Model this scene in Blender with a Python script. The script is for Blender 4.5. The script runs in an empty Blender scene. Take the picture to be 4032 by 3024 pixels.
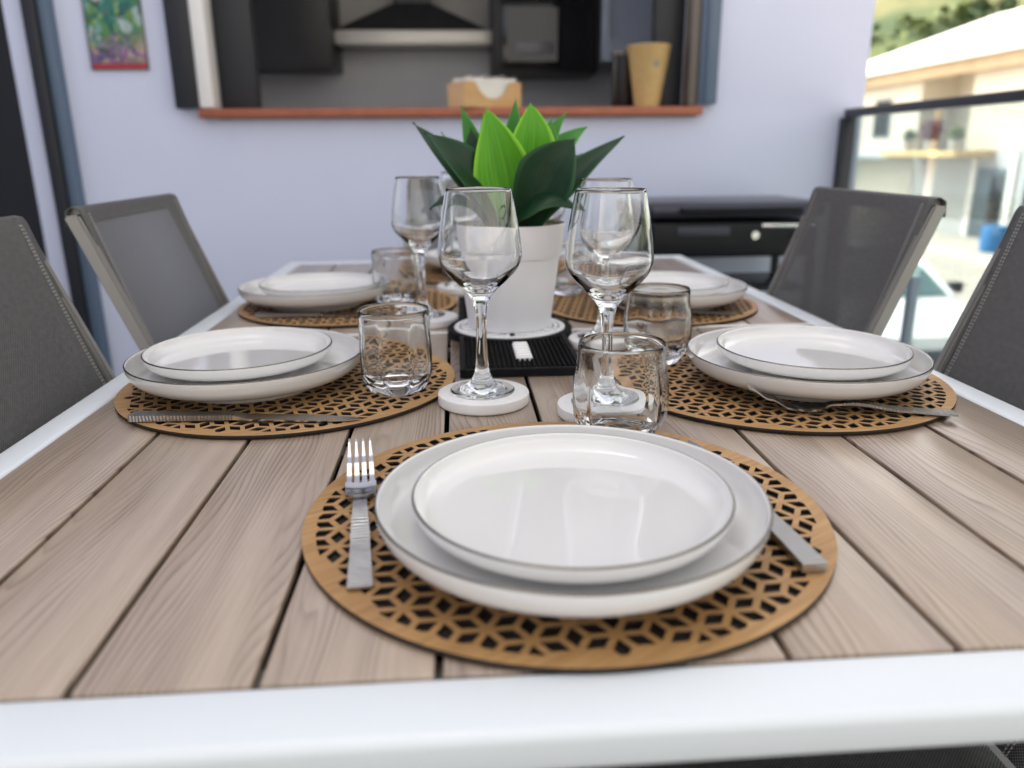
import bpy, bmesh, math, random
from mathutils import Vector, Matrix
random.seed(7)
PI = math.pi
S = bpy.context.scene
C = S.collection
T = 0.74            # height of the table top

# ---------------------------------------------------------------- helpers
def mesh_from(bm, name, smooth=True, angle=35):
    bmesh.ops.recalc_face_normals(bm, faces=bm.faces)
    me = bpy.data.meshes.new(name)
    bm.to_mesh(me); bm.free()
    if smooth:
        for p in me.polygons: p.use_smooth = True
        me.set_sharp_from_angle(angle=math.radians(angle))
    return me

def obj(name, bm, mats, parent=None, smooth=True, angle=35, loc=None):
    me = bm if isinstance(bm, bpy.types.Mesh) else mesh_from(bm, name, smooth, angle)
    o = bpy.data.objects.new(name, me)
    if not isinstance(mats, (list, tuple)): mats = [mats]
    if len(me.materials) == 0:
        for m in mats: me.materials.append(m)
    C.objects.link(o)
    if parent: o.parent = parent
    if loc: o.location = loc
    return o

def tag(o, label, cat, group=None):
    o['label'] = label; o['category'] = cat
    if group: o['group'] = group
    return o

def thing(name, label, cat, loc=(0, 0, 0), rz=0, group=None):
    o = bpy.data.objects.new(name, None); C.objects.link(o)
    o.empty_display_size = .05
    o.location = loc; o.rotation_euler = (0, 0, rz)
    return tag(o, label, cat, group)

def structure(o):
    o['kind'] = 'structure'; return o

def dup(root, loc, rz, label, children=None):
    r = root.copy(); C.objects.link(r); r.location = loc; r.rotation_euler = (0, 0, rz); r['label'] = label
    for ch in list(root.children):
        c = ch.copy(); C.objects.link(c); c.parent = r
        for g in list(ch.children):
            d = g.copy(); C.objects.link(d); d.parent = c
    return r

def box(bm, x0, x1, y0, y1, z0, z1, bev=0, seg=2, mi=0):
    b = bmesh.new()
    bmesh.ops.create_cube(b, size=1)
    for v in b.verts:
        v.co = Vector((x0 + (v.co.x + .5) * (x1 - x0), y0 + (v.co.y + .5) * (y1 - y0), z0 + (v.co.z + .5) * (z1 - z0)))
    if bev > 0:
        bmesh.ops.bevel(b, geom=list(b.edges), offset=bev, segments=seg, affect='EDGES', profile=.5)
    for f in b.faces: f.material_index = mi
    merge(bm, b)

def merge(bm, b, M=None):
    if M: bmesh.ops.transform(b, matrix=M, verts=b.verts)
    me = bpy.data.meshes.new('tmp'); b.to_mesh(me); b.free()
    bm.from_mesh(me); bpy.data.meshes.remove(me)

def BM(): return bmesh.new()

def tube(bm, pts, r, n=10, cap=True):
    pts = [Vector(p) for p in pts]
    rr = r if isinstance(r, (list, tuple)) else [r] * len(pts)
    rings = []
    for i, p in enumerate(pts):
        t = (pts[min(i + 1, len(pts) - 1)] - pts[max(i - 1, 0)]).normalized()
        a = Vector((0, 0, 1)) if abs(t.z) < .9 else Vector((1, 0, 0))
        u = t.cross(a).normalized(); w = t.cross(u)
        rings.append([bm.verts.new(p + (u * math.cos(2 * PI * k / n) + w * math.sin(2 * PI * k / n)) * rr[i]) for k in range(n)])
    for a, b in zip(rings, rings[1:]):
        for k in range(n): bm.faces.new((a[k], a[(k + 1) % n], b[(k + 1) % n], b[k]))
    if cap:
        bm.faces.new(rings[0]); bm.faces.new(rings[-1])

def crom(pts, n):
    out = []
    P = [Vector(p) for p in pts]
    for i in range(len(P) - 1):
        p0 = P[max(i - 1, 0)]; p1 = P[i]; p2 = P[i + 1]; p3 = P[min(i + 2, len(P) - 1)]
        for k in range(n):
            t = k / n
            out.append(.5 * ((2 * p1) + (p2 - p0) * t + (2 * p0 - 5 * p1 + 4 * p2 - p3) * t * t + (3 * p1 - p0 - 3 * p2 + p3) * t ** 3))
    out.append(P[-1]); return out

def lathe(bm, prof, n=64, shape=None, mi=None):
    """prof: list of (r,z); shape(theta, r, z)->radius"""
    rings = []
    for (r, z) in prof:
        if r < 1e-6: rings.append([bm.verts.new((0, 0, z))])
        else:
            ring = []
            for k in range(n):
                a = 2 * PI * k / n
                q = shape(a, r, z) if shape else r
                ring.append(bm.verts.new((q * math.cos(a), q * math.sin(a), z)))
            rings.append(ring)
    for i, (a, b) in enumerate(zip(rings, rings[1:])):
        fs = []
        if len(a) == 1 and len(b) == 1: continue
        for k in range(n):
            k2 = (k + 1) % n
            if len(a) == 1: fs.append(bm.faces.new((a[0], b[k], b[k2])))
            elif len(b) == 1: fs.append(bm.faces.new((a[k], b[0], a[k2])))
            else: fs.append(bm.faces.new((a[k], b[k], b[k2], a[k2])))
        if mi:
            for f in fs: f.material_index = mi(i)

# ---------------------------------------------------------------- materials
def mat(name, color=(.8, .8, .8), rough=.5, metal=0, spec=.5, coat=0, **kw):
    m = bpy.data.materials.new(name); m.use_nodes = True
    p = m.node_tree.nodes['Principled BSDF']
    p.inputs['Base Color'].default_value = (*color, 1)
    p.inputs['Roughness'].default_value = rough
    p.inputs['Metallic'].default_value = metal
    p.inputs['Specular IOR Level'].default_value = spec
    p.inputs['Coat Weight'].default_value = coat
    p.inputs['Coat Roughness'].default_value = .05
    return m

class NT:
    def __init__(s, m): s.m = m; s.t = m.node_tree; s.p = s.t.nodes.get('Principled BSDF'); s.out = s.t.nodes['Material Output']
    def n(s, typ, **kw):
        x = s.t.nodes.new(typ)
        for k, v in kw.items():
            if k in x.inputs: x.inputs[k].default_value = v
            else: setattr(x, k, v)
        return x
    def l(s, a, b): s.t.links.new(a, b)
    def math(s, op, a, b=0, c=0):
        x = s.t.nodes.new('ShaderNodeMath'); x.operation = op
        for i, v in enumerate((a, b, c)):
            if hasattr(v, 'is_linked') or isinstance(v, bpy.types.NodeSocket): s.l(v, x.inputs[i])
            else: x.inputs[i].default_value = v
        return x.outputs[0]
    def coord(s, kind='Object'):
        return s.t.nodes.new('ShaderNodeTexCoord').outputs[kind]
    def noise(s, vec, scale, detail=3, rough=.5, dist=0):
        x = s.t.nodes.new('ShaderNodeTexNoise'); x.inputs['Scale'].default_value = scale
        x.inputs['Detail'].default_value = detail; x.inputs['Roughness'].default_value = rough
        x.inputs['Distortion'].default_value = dist
        if vec: s.l(vec, x.inputs['Vector'])
        return x.outputs['Fac']
    def ramp(s, fac, stops):
        r = s.t.nodes.new('ShaderNodeValToRGB'); e = r.color_ramp.elements
        while len(e) < len(stops): e.new(.5)
        for el, (p, c) in zip(e, stops):
            el.position = p; el.color = (*c, 1)
        s.l(fac, r.inputs[0]); return r.outputs[0]
    def bump(s, h, strength=.2, dist=.001):
        b = s.t.nodes.new('ShaderNodeBump'); b.inputs['Strength'].default_value = strength
        b.inputs['Distance'].default_value = dist
        s.l(h, b.inputs['Height']); s.l(b.outputs[0], s.p.inputs['Normal'])
    def color(s, c): s.l(c, s.p.inputs['Base Color'])
    def scale(s, vec, sc):
        x = s.t.nodes.new('ShaderNodeMapping'); x.inputs['Scale'].default_value = sc
        s.l(vec, x.inputs['Vector']); return x.outputs[0]

def noisy(name, c1, c2, scale, rough=.5, bump=0, bscale=None, **kw):
    m = mat(name, c1, rough, **kw); t = NT(m); co = t.coord()
    t.color(t.ramp(t.noise(co, scale, 4), [(.3, c1), (.7, c2)]))
    if bump: t.bump(t.noise(co, bscale or scale * 4, 4), bump, .002)
    return m

def rough_var(m, lo, hi, scale):
    t = NT(m); r = t.n('ShaderNodeMapRange'); t.l(t.noise(t.coord(), scale, 4), r.inputs[0])
    r.inputs['From Min'].default_value = .3; r.inputs['From Max'].default_value = .7
    r.inputs['To Min'].default_value = lo; r.inputs['To Max'].default_value = hi
    t.l(r.outputs[0], t.p.inputs['Roughness'])

M = {}
PITCH = .095
def plank_material():
    m = mat('plank_wood', (.4, .33, .28), .36, spec=.5, coat=1.0); t = NT(m)
    co = t.coord('Object')
    sx = t.n('ShaderNodeSeparateXYZ'); t.l(co, sx.inputs[0]); X, Y, Z = sx.outputs
    idx = t.math('FLOOR', t.math('DIVIDE', X, PITCH))
    half = t.math('GREATER_THAN', Y, 1.16)
    seed = t.math('ADD', t.math('MULTIPLY', idx, 3.713), t.math('MULTIPLY', half, 17.31))
    # low frequency field stretched along the plank; its contour lines make the cathedral grain
    cx = t.n('ShaderNodeCombineXYZ')
    t.l(t.math('ADD', t.math('MULTIPLY', X, 13), seed), cx.inputs[0])
    t.l(t.math('MULTIPLY', Y, 1.9), cx.inputs[1]); t.l(seed, cx.inputs[2])
    big = t.noise(cx.outputs[0], 1.0, 2, .45)
    cx2 = t.n('ShaderNodeCombineXYZ')
    t.l(t.math('ADD', t.math('MULTIPLY', X, 70), seed), cx2.inputs[0])
    t.l(t.math('MULTIPLY', Y, 5), cx2.inputs[1]); t.l(seed, cx2.inputs[2])
    mid = t.noise(cx2.outputs[0], 1.0, 4, .6)
    cx3 = t.n('ShaderNodeCombineXYZ')
    t.l(t.math('MULTIPLY', X, 900), cx3.inputs[0]); t.l(t.math('MULTIPLY', Y, 18), cx3.inputs[1]); t.l(seed, cx3.inputs[2])
    fine = t.noise(cx3.outputs[0], 1.0, 2, .5)
    ph = t.math('ADD', t.math('MULTIPLY', big, 22), t.math('MULTIPLY', mid, .9))
    ph = t.math('ADD', ph, t.math('MULTIPLY', X, 215))
    fr = t.math('FRACT', ph)
    # asymmetric ring: slow rise, sharp fall
    ring = t.math('POWER', fr, 4.0)
    soft = t.n('ShaderNodeMapRange'); soft.interpolation_type = 'SMOOTHSTEP'
    t.l(fr, soft.inputs[0]); soft.inputs['From Min'].default_value = 1.0; soft.inputs['From Max'].default_value = .86
    soft.inputs['To Min'].default_value = 0; soft.inputs['To Max'].default_value = 1
    ring = t.math('MULTIPLY', ring, soft.outputs[0])
    cx4 = t.n('ShaderNodeCombineXYZ')
    t.l(t.math('ADD', t.math('MULTIPLY', X, 24), seed), cx4.inputs[0]); t.l(t.math('MULTIPLY', Y, 2.5), cx4.inputs[1]); t.l(t.math('ADD', seed, 5), cx4.inputs[2])
    msk = t.noise(cx4.outputs[0], 1.0, 2, .5)
    mk = t.n('ShaderNodeMapRange'); t.l(msk, mk.inputs[0]); mk.inputs['From Min'].default_value = .38; mk.inputs['From Max'].default_value = .62
    mk.inputs['To Min'].default_value = .12; mk.inputs['To Max'].default_value = .72
    v = t.math('ADD', t.math('MULTIPLY', ring, mk.outputs[0]), t.math('MULTIPLY', mid, .52))
    v = t.math('ADD', v, t.math('MULTIPLY', msk, .18))
    v = t.math('ADD', v, t.math('MULTIPLY', fine, .26))
    wn = t.n('ShaderNodeTexWhiteNoise', noise_dimensions='1D'); t.l(seed, wn.inputs['W'])
    v = t.math('ADD', v, t.math('MULTIPLY', t.math('SUBTRACT', wn.outputs['Value'], .5), .20))
    col = t.ramp(v, [(.20, (.50, .400, .305)), (.45, (.405, .312, .232)), (.7, (.275, .203, .146)), (.95, (.15, .105, .075))])
    t.color(col)
    t.bump(t.math('MULTIPLY', v, -1), .25, .0006)
    t.p.inputs['Coat Roughness'].default_value = .26; t.p.inputs['Coat IOR'].default_value = 1.55
    return m
M['plank'] = plank_material()
M['white_frame'] = mat('white_powder_coat', (.74, .79, .82), .34); rough_var(M['white_frame'], .28, .42, 30)
M['ceramic'] = mat('white_ceramic', (.74, .735, .725), .05, spec=.5, coat=.5)
M['rim_line'] = mat('dark_metal_rim', (.20, .18, .155), .22, metal=1)
M['foot'] = mat('unglazed_foot', (.72, .68, .62), .6)

def mat_wood():
    m = mat('laser_cut_wood', (.5, .3, .13), .5); t = NT(m)
    co = t.coord('Object')
    n1 = t.noise(t.scale(co, (14, 240, 20)), 1, 4, .6)
    n2 = t.noise(co, 9, 3)
    v = t.math('ADD', t.math('MULTIPLY', n1, .6), t.math('MULTIPLY', n2, .4))
    t.color(t.ramp(v, [(.3, (.28, .145, .050)), (.5, (.41, .23, .085)), (.72, (.57, .35, .155))]))
    t.bump(n1, .08, .0005)
    return m
M['mat_wood'] = mat_wood()
M['burnt'] = mat('burnt_edge', (.018, .013, .010), .8)
M['marble'] = noisy('white_marble', (.88, .87, .86), (.82, .81, .80), 25, .3)
M['steel'] = mat('brushed_steel', (.56, .56, .555), .2, metal=1)
M['steel_rib'] = mat('ribbed_steel', (.42, .42, .42), .28, metal=1)
def ribs():
    t = NT(M['steel_rib']); co = t.coord()
    w = t.n('ShaderNodeTexWave', wave_type='BANDS', bands_direction='Y'); w.inputs['Scale'].default_value = 90
    w.inputs['Distortion'].default_value = 3; w.inputs['Detail'].default_value = 2
    t.l(co, w.inputs['Vector']); t.bump(w.outputs['Fac'], .55, .0008)
ribs()
M['rubber'] = noisy('black_rubber', (.006, .006, .0065), (.010, .010, .011), 60, .7, spec=.15)
M['rubber_white'] = noisy('white_rubber', (.90, .90, .89), (.85, .85, .84), 40, .5)
M['pot'] = noisy('white_pot_plastic', (.84, .835, .86), (.80, .80, .825), 12, .55, bump=.05, bscale=500)
M['gravel'] = noisy('tan_gravel', (.50, .37, .22), (.32, .22, .12), 160, .8, bump=.4)
M['frame_light'] = mat('taupe_aluminium', (.28, .272, .26), .36, metal=.4)
M['stitch'] = mat('pale_thread', (.36, .355, .34), .8)

def glass_mat(name, col=(1, 1, 1), rough=0.0, ior=1.5):
    m = bpy.data.materials.new(name); m.use_nodes = True
    t = NT(m); t.t.nodes.remove(t.p)
    g = t.n('ShaderNodeBsdfGlass'); g.inputs['Color'].default_value = (*col, 1)
    g.inputs['Roughness'].default_value = rough; g.inputs['IOR'].default_value = ior
    t.l(g.outputs[0], t.out.inputs[0]); return m
M['glass'] = glass_mat('clear_glass', (.99, .995, .995), 0, 1.52)

def pane_mat(name, tint=(.86, .93, .93), refl=.5):
    m = bpy.data.materials.new(name); m.use_nodes = True
    t = NT(m); t.t.nodes.remove(t.p)
    tr = t.n('ShaderNodeBsdfTransparent'); tr.inputs[0].default_value = (*tint, 1)
    gl = t.n('ShaderNodeBsdfGlossy'); gl.inputs['Roughness'].default_value = .02
    fr = t.n('ShaderNodeFresnel'); fr.inputs[0].default_value = 1.45
    mx = t.n('ShaderNodeMixShader'); t.l(t.math('MULTIPLY', fr.outputs[0], refl), mx.inputs[0])
    t.l(tr.outputs[0], mx.inputs[1]); t.l(gl.outputs[0], mx.inputs[2]); t.l(mx.outputs[0], t.out.inputs[0])
    return m
M['pane'] = pane_mat('tinted_glass_pane')

def textilene():
    m = mat('woven_sling_fabric', (.11, .11, .112), .7); t = NT(m)
    uv = t.coord('UV')
    sx = t.n('ShaderNodeSeparateXYZ'); t.l(uv, sx.inputs[0])
    K = 2 * PI / .0036
    a = t.math('SINE', t.math('MULTIPLY', sx.outputs[0], K)); b = t.math('SINE', t.math('MULTIPLY', sx.outputs[1], K))
    w = t.math('MULTIPLY', a, b)
    v = t.math('ADD', t.math('MULTIPLY', w, .5), .5)
    n = t.noise(t.scale(uv, (120, 160, 1)), 1, 3)
    v2 = t.math('ADD', t.math('MULTIPLY', v, .75), t.math('MULTIPLY', n, .3))
    t.color(t.ramp(v2, [(.1, (.022, .022, .023)), (.5, (.078, .077, .076)), (.95, (.23, .225, .22))]))
    t.bump(v, .5, .0008)
    # open weave: small holes between the threads
    h = t.math('LESS_THAN', v, .28)
    at = t.n('ShaderNodeAttribute', attribute_name='hem')
    h = t.math('MULTIPLY', h, t.math('SUBTRACT', 1, at.outputs['Fac']))
    tr = t.n('ShaderNodeBsdfTransparent'); mx = t.n('ShaderNodeMixShader')
    t.l(h, mx.inputs[0]); t.l(t.p.outputs[0], mx.inputs[1]); t.l(tr.outputs[0], mx.inputs[2])
    t.l(mx.outputs[0], t.out.inputs[0])
    return m
M['fabric'] = textilene()

def leaf_mat(name, dark, light, edge, rough=.38):
    m = mat(name, dark, rough, spec=.32); t = NT(m)
    uv = t.coord('UV'); sx = t.n('ShaderNodeSeparateXYZ'); t.l(uv, sx.inputs[0])
    u = sx.outputs[0]
    st = t.noise(t.scale(uv, (22, 1.2, 1)), 1, 3, .6)
    co = t.ramp(st, [(.3, dark), (.72, light)])
    e = t.math('POWER', t.math('ABSOLUTE', t.math('SUBTRACT', t.math('MULTIPLY', u, 2), 1)), 9)
    mx = t.n('ShaderNodeMix', data_type='RGBA'); t.l(e, mx.inputs[0]); t.l(co, mx.inputs[6]); mx.inputs[7].default_value = (*edge, 1)
    t.color(mx.outputs[2]); t.bump(st, .15, .001)
    t.p.inputs['Subsurface Weight'].default_value = 0.0
    return m
M['leaf_bright'] = leaf_mat('bright_green_leaf', (.040, .20, .003), (.12, .43, .006), (.28, .66, .02))
M['leaf_mid'] = leaf_mat('mid_green_leaf', (.03, .16, .02), (.06, .26, .03), (.10, .34, .05))
M['leaf_dark'] = leaf_mat('dark_green_leaf', (.004, .022, .008), (.010, .046, .016), (.02, .095, .03), .45)

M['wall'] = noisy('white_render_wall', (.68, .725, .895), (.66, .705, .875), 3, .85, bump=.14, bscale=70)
M['anthracite'] = mat('anthracite_aluminium', (.012, .014, .020), .45)
M['slate_frame'] = mat('slate_blue_aluminium', (.10, .15, .22), .45)
M['white_pvc'] = mat('white_pvc', (.84, .84, .83), .4)
M['taupe_strip'] = mat('taupe_strip', (.16, .14, .12), .5)
M['terracotta'] = noisy('terracotta_tile', (.40, .125, .062), (.32, .095, .048), 18, .42, bump=.1)
M['floor'] = noisy('grey_terrace_tile', (.17, .165, .16), (.13, .125, .12), 8, .55)
M['black_gloss'] = mat('black_gloss', (.008, .008, .010), .12)
M['cabinet'] = mat('black_cabinet', (.005, .005, .006), .4)
M['hood'] = mat('black_hood', (.014, .014, .013), .4)
M['hood_strip'] = mat('steel_strip', (.62, .60, .54), .35, metal=.3)
M['splash'] = noisy('grey_backsplash', (.46, .46, .46), (.42, .42, .42), 4, .6)
M['kitchen_wall'] = mat('beige_grey_wall', (.50, .49, .46), .8)
M['fridge'] = mat('blue_grey_panel', (.32, .37, .46), .35)
M['dark_counter'] = mat('dark_counter', (.05, .05, .05), .3)
M['screen_grey'] = mat('oven_window', (.015, .015, .017), .2)
M['bamboo'] = noisy('bamboo_box', (.58, .36, .15), (.50, .29, .11), 30, .5)
M['paper'] = noisy('paper_napkin', (.82, .81, .76), (.78, .77, .72), 20, .9)
M['cup'] = noisy('kraft_cup', (.60, .42, .18), (.54, .37, .15), 40, .5)
M['grey_mark'] = mat('grey_mark', (.30, .27, .22), .6)
M['plancha'] = mat('black_enamel', (.006, .007, .010), .35, spec=.25)
M['plancha_panel'] = mat('dark_panel', (.03, .033, .045), .25)
M['chrome'] = mat('chrome', (.7, .7, .7), .15, metal=1)

# ---------------------------------------------------------------- camera
F = 1669.9; W_, H_ = 2212, 1659
f_ = Vector((0.06439386, 0.95585539, -0.28669478)); r_ = Vector((0.99752322, -0.06980148, -0.0086704)); u_ = Vector((0.02829937, 0.28542638, 0.95798274))
cam = bpy.data.cameras.new('camera'); co = bpy.data.objects.new('camera', cam); C.objects.link(co)
CAMP = Vector((-.0783, 0, T + .2625))
mw = Matrix((r_, u_, -f_)).transposed().to_4x4(); mw.translation = CAMP
co.matrix_world = mw
cam.sensor_width = 36; cam.lens = F / W_ * 36; cam.clip_start = .02; cam.clip_end = 2000
cam.dof.use_dof = True; cam.dof.focus_distance = .75; cam.dof.aperture_fstop = cam.lens / 7.4
S.camera = co

# ---------------------------------------------------------------- world and sun
w = bpy.data.worlds.new('World'); S.world = w; w.use_nodes = True
bg = w.node_tree.nodes['Background']
sky = w.node_tree.nodes.new('ShaderNodeTexSky'); sky.sky_type = 'NISHITA'; sky.sun_disc = False
SUN_EL = math.radians(50); SUN_AZ = math.atan2(-.78, .63)
sky.sun_elevation = SUN_EL; sky.sun_rotation = SUN_AZ; sky.dust_density = 4.0; sky.ozone_density = 1.0; sky.air_density = 1.0
wt = w.node_tree
def wn(typ, **kw):
    x = wt.nodes.new(typ)
    for k, v in kw.items(): setattr(x, k, v)
    return x
tc = wn('ShaderNodeTexCoord'); mp = wn('ShaderNodeMapping'); mp.inputs['Scale'].default_value = (1, 1, 2.2)
cn = wn('ShaderNodeTexNoise'); cn.inputs['Scale'].default_value = 1.9; cn.inputs['Detail'].default_value = 6; cn.inputs['Roughness'].default_value = .55
cr = wn('ShaderNodeValToRGB'); cr.color_ramp.elements[0].position = .33; cr.color_ramp.elements[1].position = .53
bw = wn('ShaderNodeRGBToBW'); mulc = wn('ShaderNodeMix', data_type='RGBA', blend_type='MULTIPLY'); mulc.inputs[0].default_value = 1
mulc.inputs[7].default_value = (1.85, 1.72, 1.56, 1)
mixc = wn('ShaderNodeMix', data_type='RGBA')
L_ = wt.links.new
L_(tc.outputs['Generated'], mp.inputs[0]); L_(mp.outputs[0], cn.inputs['Vector']); L_(cn.outputs['Fac'], cr.inputs[0])
L_(sky.outputs[0], bw.inputs[0]); L_(bw.outputs[0], mulc.inputs[6]); L_(cr.outputs[0], mixc.inputs[0])
L_(sky.outputs[0], mixc.inputs[6]); L_(mulc.outputs[2], mixc.inputs[7]); L_(mixc.outputs[2], bg.inputs[0])
bg.inputs[1].default_value = .13
sl = bpy.data.lights.new('sun', 'SUN'); sl.energy = 2.3; sl.angle = math.radians(.5); sl.color = (1, .95, .87)
so = bpy.data.objects.new('sun', sl); C.objects.link(so)
sd = Vector((math.sin(SUN_AZ) * math.cos(SUN_EL), math.cos(SUN_AZ) * math.cos(SUN_EL), math.sin(SUN_EL)))
so.rotation_euler = sd.to_track_quat('Z', 'Y').to_euler(); so.location = (-4, -4, 8)

# ---------------------------------------------------------------- terrace shell
b = BM(); box(b, -2.3, 1.56, -3.6, 3.239, -.22, 0); box(b, -2.3, 1.484, 3.241, 4.9, -.22, 0)
structure(obj('terrace_floor', b, M['floor'], smooth=False))
b = BM(); box(b, -5.5, 1.484, 3.04, 4.9, 2.621, 7.6)
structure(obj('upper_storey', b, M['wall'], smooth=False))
WY = 3.04
b = BM()
box(b, -1.45, -.94, WY, 3.24, 0, 2.62)
box(b, .83, 1.485, WY, 3.24, 0, 2.62)
box(b, -.94, .83, WY, 3.24, 0, 1.128)
box(b, -.94, .83, WY, 3.24, 2.25, 2.62)
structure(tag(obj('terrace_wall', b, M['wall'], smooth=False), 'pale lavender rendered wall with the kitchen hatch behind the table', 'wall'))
b = BM(); box(b, -5.5, -2.1, -1.6, 3.039, 0, 7.6)
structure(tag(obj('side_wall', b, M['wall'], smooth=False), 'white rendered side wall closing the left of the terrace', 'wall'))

# hatch window
hw = thing('hatch_window', 'wide kitchen hatch window with dark frame and terracotta sill', 'window', (0, WY, 1.16))
b = BM(); box(b, -1.069, -.985, -.045, .0, .004, 1.12, .004); obj('frame', b, M['anthracite'], hw)
b = BM(); box(b, -.985, -.936, -.04, .06, .006, 1.12, .003); obj('sash_edge', b, M['white_pvc'], hw)
b = BM(); box(b, -.936, -.80, .06, .11, .006, 1.12, .003); obj('frame', b, M['anthracite'], hw)
b = BM(); box(b, .826, .896, -.045, .0, .01, 1.12, .004); box(b, .845, .877, -.058, -.045, .01, 1.12, .004); obj('frame', b, M['slate_frame'], hw)
b = BM(); box(b, .793, .826, -.03, .06, .006, 1.12, .003); obj('taupe_jamb', b, M['taupe_strip'], hw)
b = BM(); box(b, .68, .793, .07, .12, .006, 1.12, .003); obj('frame', b, M['anthracite'], hw)
b = BM(); box(b, -.99, .845, -.055, .20, -.030, .002, .006); obj('sill', b, M['terracotta'], hw)

# sliding door at far left
sdoor = thing('sliding_door', 'dark sliding door with slate frame and pale stile at the far left', 'door', (-1.53, WY, 0))
b = BM(); box(b, .0, .045, -.07, .1, 0, 2.5, .004); obj('frame', b, M['anthracite'], sdoor)
b = BM(); box(b, .045, .08, -.05, .1, 0, 2.5, .004); obj('frame', b, M['slate_frame'], sdoor)
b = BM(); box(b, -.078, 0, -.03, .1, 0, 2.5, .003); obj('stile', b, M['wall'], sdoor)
b = BM(); box(b, -.77, -.078, .0, .03, 0, 2.5); obj('glass_panel', b, M['black_gloss'], sdoor)

# poster
def poster_mat():
    m = mat('poster_print', (.3, .3, .3), .4); t = NT(m); c = t.coord()
    v = t.n('ShaderNodeTexVoronoi'); v.inputs['Scale'].default_value = 44; v.inputs['Randomness'].default_value = 1
    nz = t.n('ShaderNodeTexNoise'); nz.inputs['Scale'].default_value = 14; nz.inputs['Detail'].default_value = 4
    t.l(c, nz.inputs['Vector'])
    mxv = t.n('ShaderNodeVectorMath', operation='MULTIPLY_ADD'); t.l(nz.outputs['Color'], mxv.inputs[0]); mxv.inputs[1].default_value = (.12, .12, .12); t.l(c, mxv.inputs[2])
    t.l(mxv.outputs[0], v.inputs['Vector'])
    sp = t.n('ShaderNodeSeparateColor'); t.l(v.outputs['Color'], sp.inputs[0])
    sz = t.n('ShaderNodeSeparateXYZ'); t.l(c, sz.inputs[0])
    up = t.ramp(sp.outputs[0], [(0, (.01, .07, .06)), (.25, (.03, .22, .18)), (.45, (.05, .20, .05)), (.6, (.22, .40, .10)), (.72, (.02, .05, .05)), (.86, (.45, .52, .50)), (1, (.10, .30, .28))])
    lo = t.ramp(sp.outputs[1], [(0, (.12, .05, .22)), (.25, (.50, .34, .30)), (.45, (.05, .06, .05)), (.6, (.15, .10, .30)), (.8, (.45, .12, .18)), (1, (.16, .26, .08))])
    f = t.n('ShaderNodeMapRange'); t.l(t.math('ADD', sz.outputs[2], t.math('MULTIPLY', nz.outputs['Fac'], .12)), f.inputs[0])
    f.inputs['From Min'].default_value = .11; f.inputs['From Max'].default_value = .19
    mx = t.n('ShaderNodeMix', data_type='RGBA'); t.l(f.outputs[0], mx.inputs[0]); t.l(lo, mx.inputs[6]); t.l(up, mx.inputs[7])
    t.color(mx.outputs[2]); return m
po = thing('poster', 'colourful plant poster with red lower edge on the left wall', 'poster', (-1.2535, WY, 1.295))
b = BM(); box(b, -.0985, .0985, -.012, 0, 0, .52, .002); obj('backing', b, mat('poster_border', (.10, .12, .11), .5), po)
b = BM(); box(b, -.090, .096, -.0145, -.012, .022, .51); obj('print', b, poster_mat(), po, smooth=False)
b = BM(); box(b, -.090, .096, -.0145, -.012, .004, .020); obj('edge_strip', b, mat('red_strip', (.42, .03, .05), .5), po, smooth=False)

# ---------------------------------------------------------------- kitchen behind the hatch
b = BM(); box(b, -2.3, 1.385, 4.78, 4.9, 0, 2.62); box(b, 1.385, 1.484, 3.241, 4.9, 0, 2.62); structure(tag(obj('kitchen_wall', b, M['kitchen_wall'], smooth=False), 'grey kitchen back wall seen through the hatch', 'wall'))
ks = thing('backsplash', 'plain grey splashback behind the kitchen worktop', 'splashback', (0, 4.77, .9))
b = BM(); box(b, -1.3, 1.38, -.02, .008, .0, .66); obj('panel', b, M['splash'], ks, smooth=False)
kc = thing('kitchen_counter', 'dark kitchen worktop along the back wall', 'worktop', (0, 4.2, 0))
b = BM(); box(b, -1.3, 1.38, 0, .55, .86, .90, .004); obj('worktop', b, M['dark_counter'], kc)
b = BM(); box(b, -1.3, 1.38, .03, .55, 0, .86); obj('base_units', b, M['cabinet'], kc, smooth=False)
cb = thing('wall_cabinet', 'black wall cabinet left of the cooker hood', 'cabinet', (0, 4.40, 1.435))
b = BM(); box(b, -1.30, -.70, 0, .37, 0, .9, .003); obj('carcass', b, M['cabinet'], cb)
b = BM(); box(b, -1.085, -.704, -.02, -.001, .004, .9, .003); obj('cabinet_door', b, M['cabinet'], cb)
b = BM(); box(b, -1.30, -1.089, -.02, -.001, .004, .9, .003); obj('cabinet_door', b, M['cabinet'], cb)
tu = thing('tall_unit', 'dark grey tall unit at the left end of the kitchen', 'cabinet', (0, 4.25, 0))
b = BM(); box(b, -1.75, -1.31, 0, .5, 0, 2.3, .004); obj('carcass', b, mat('charcoal_unit', (.012, .012, .013), .4), tu)
hd = thing('cooker_hood', 'black pyramid cooker hood with pale lower strip', 'cooker hood', (-.293, 4.53, 1.565))
b = BM()
def frustum(b, x0, x1, y0, y1, z0, X0, X1, Y0, Y1, z1):
    v = [b.verts.new(p) for p in [(x0, y0, z0), (x1, y0, z0), (x1, y1, z0), (x0, y1, z0), (X0, Y0, z1), (X1, Y0, z1), (X1, Y1, z1), (X0, Y1, z1)]]
    for q in [(0, 1, 2, 3), (4, 5, 6, 7), (0, 1, 5, 4), (1, 2, 6, 5), (2, 3, 7, 6), (3, 0, 4, 7)]: b.faces.new([v[i] for i in q])
frustum(b, -.41, .41, .0, .24, .072, -.10, .10, .08, .24, .215); box(b, -.1, .1, .08, .24, .216, .9); obj('canopy', b, M['hood'], hd, smooth=False)
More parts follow.
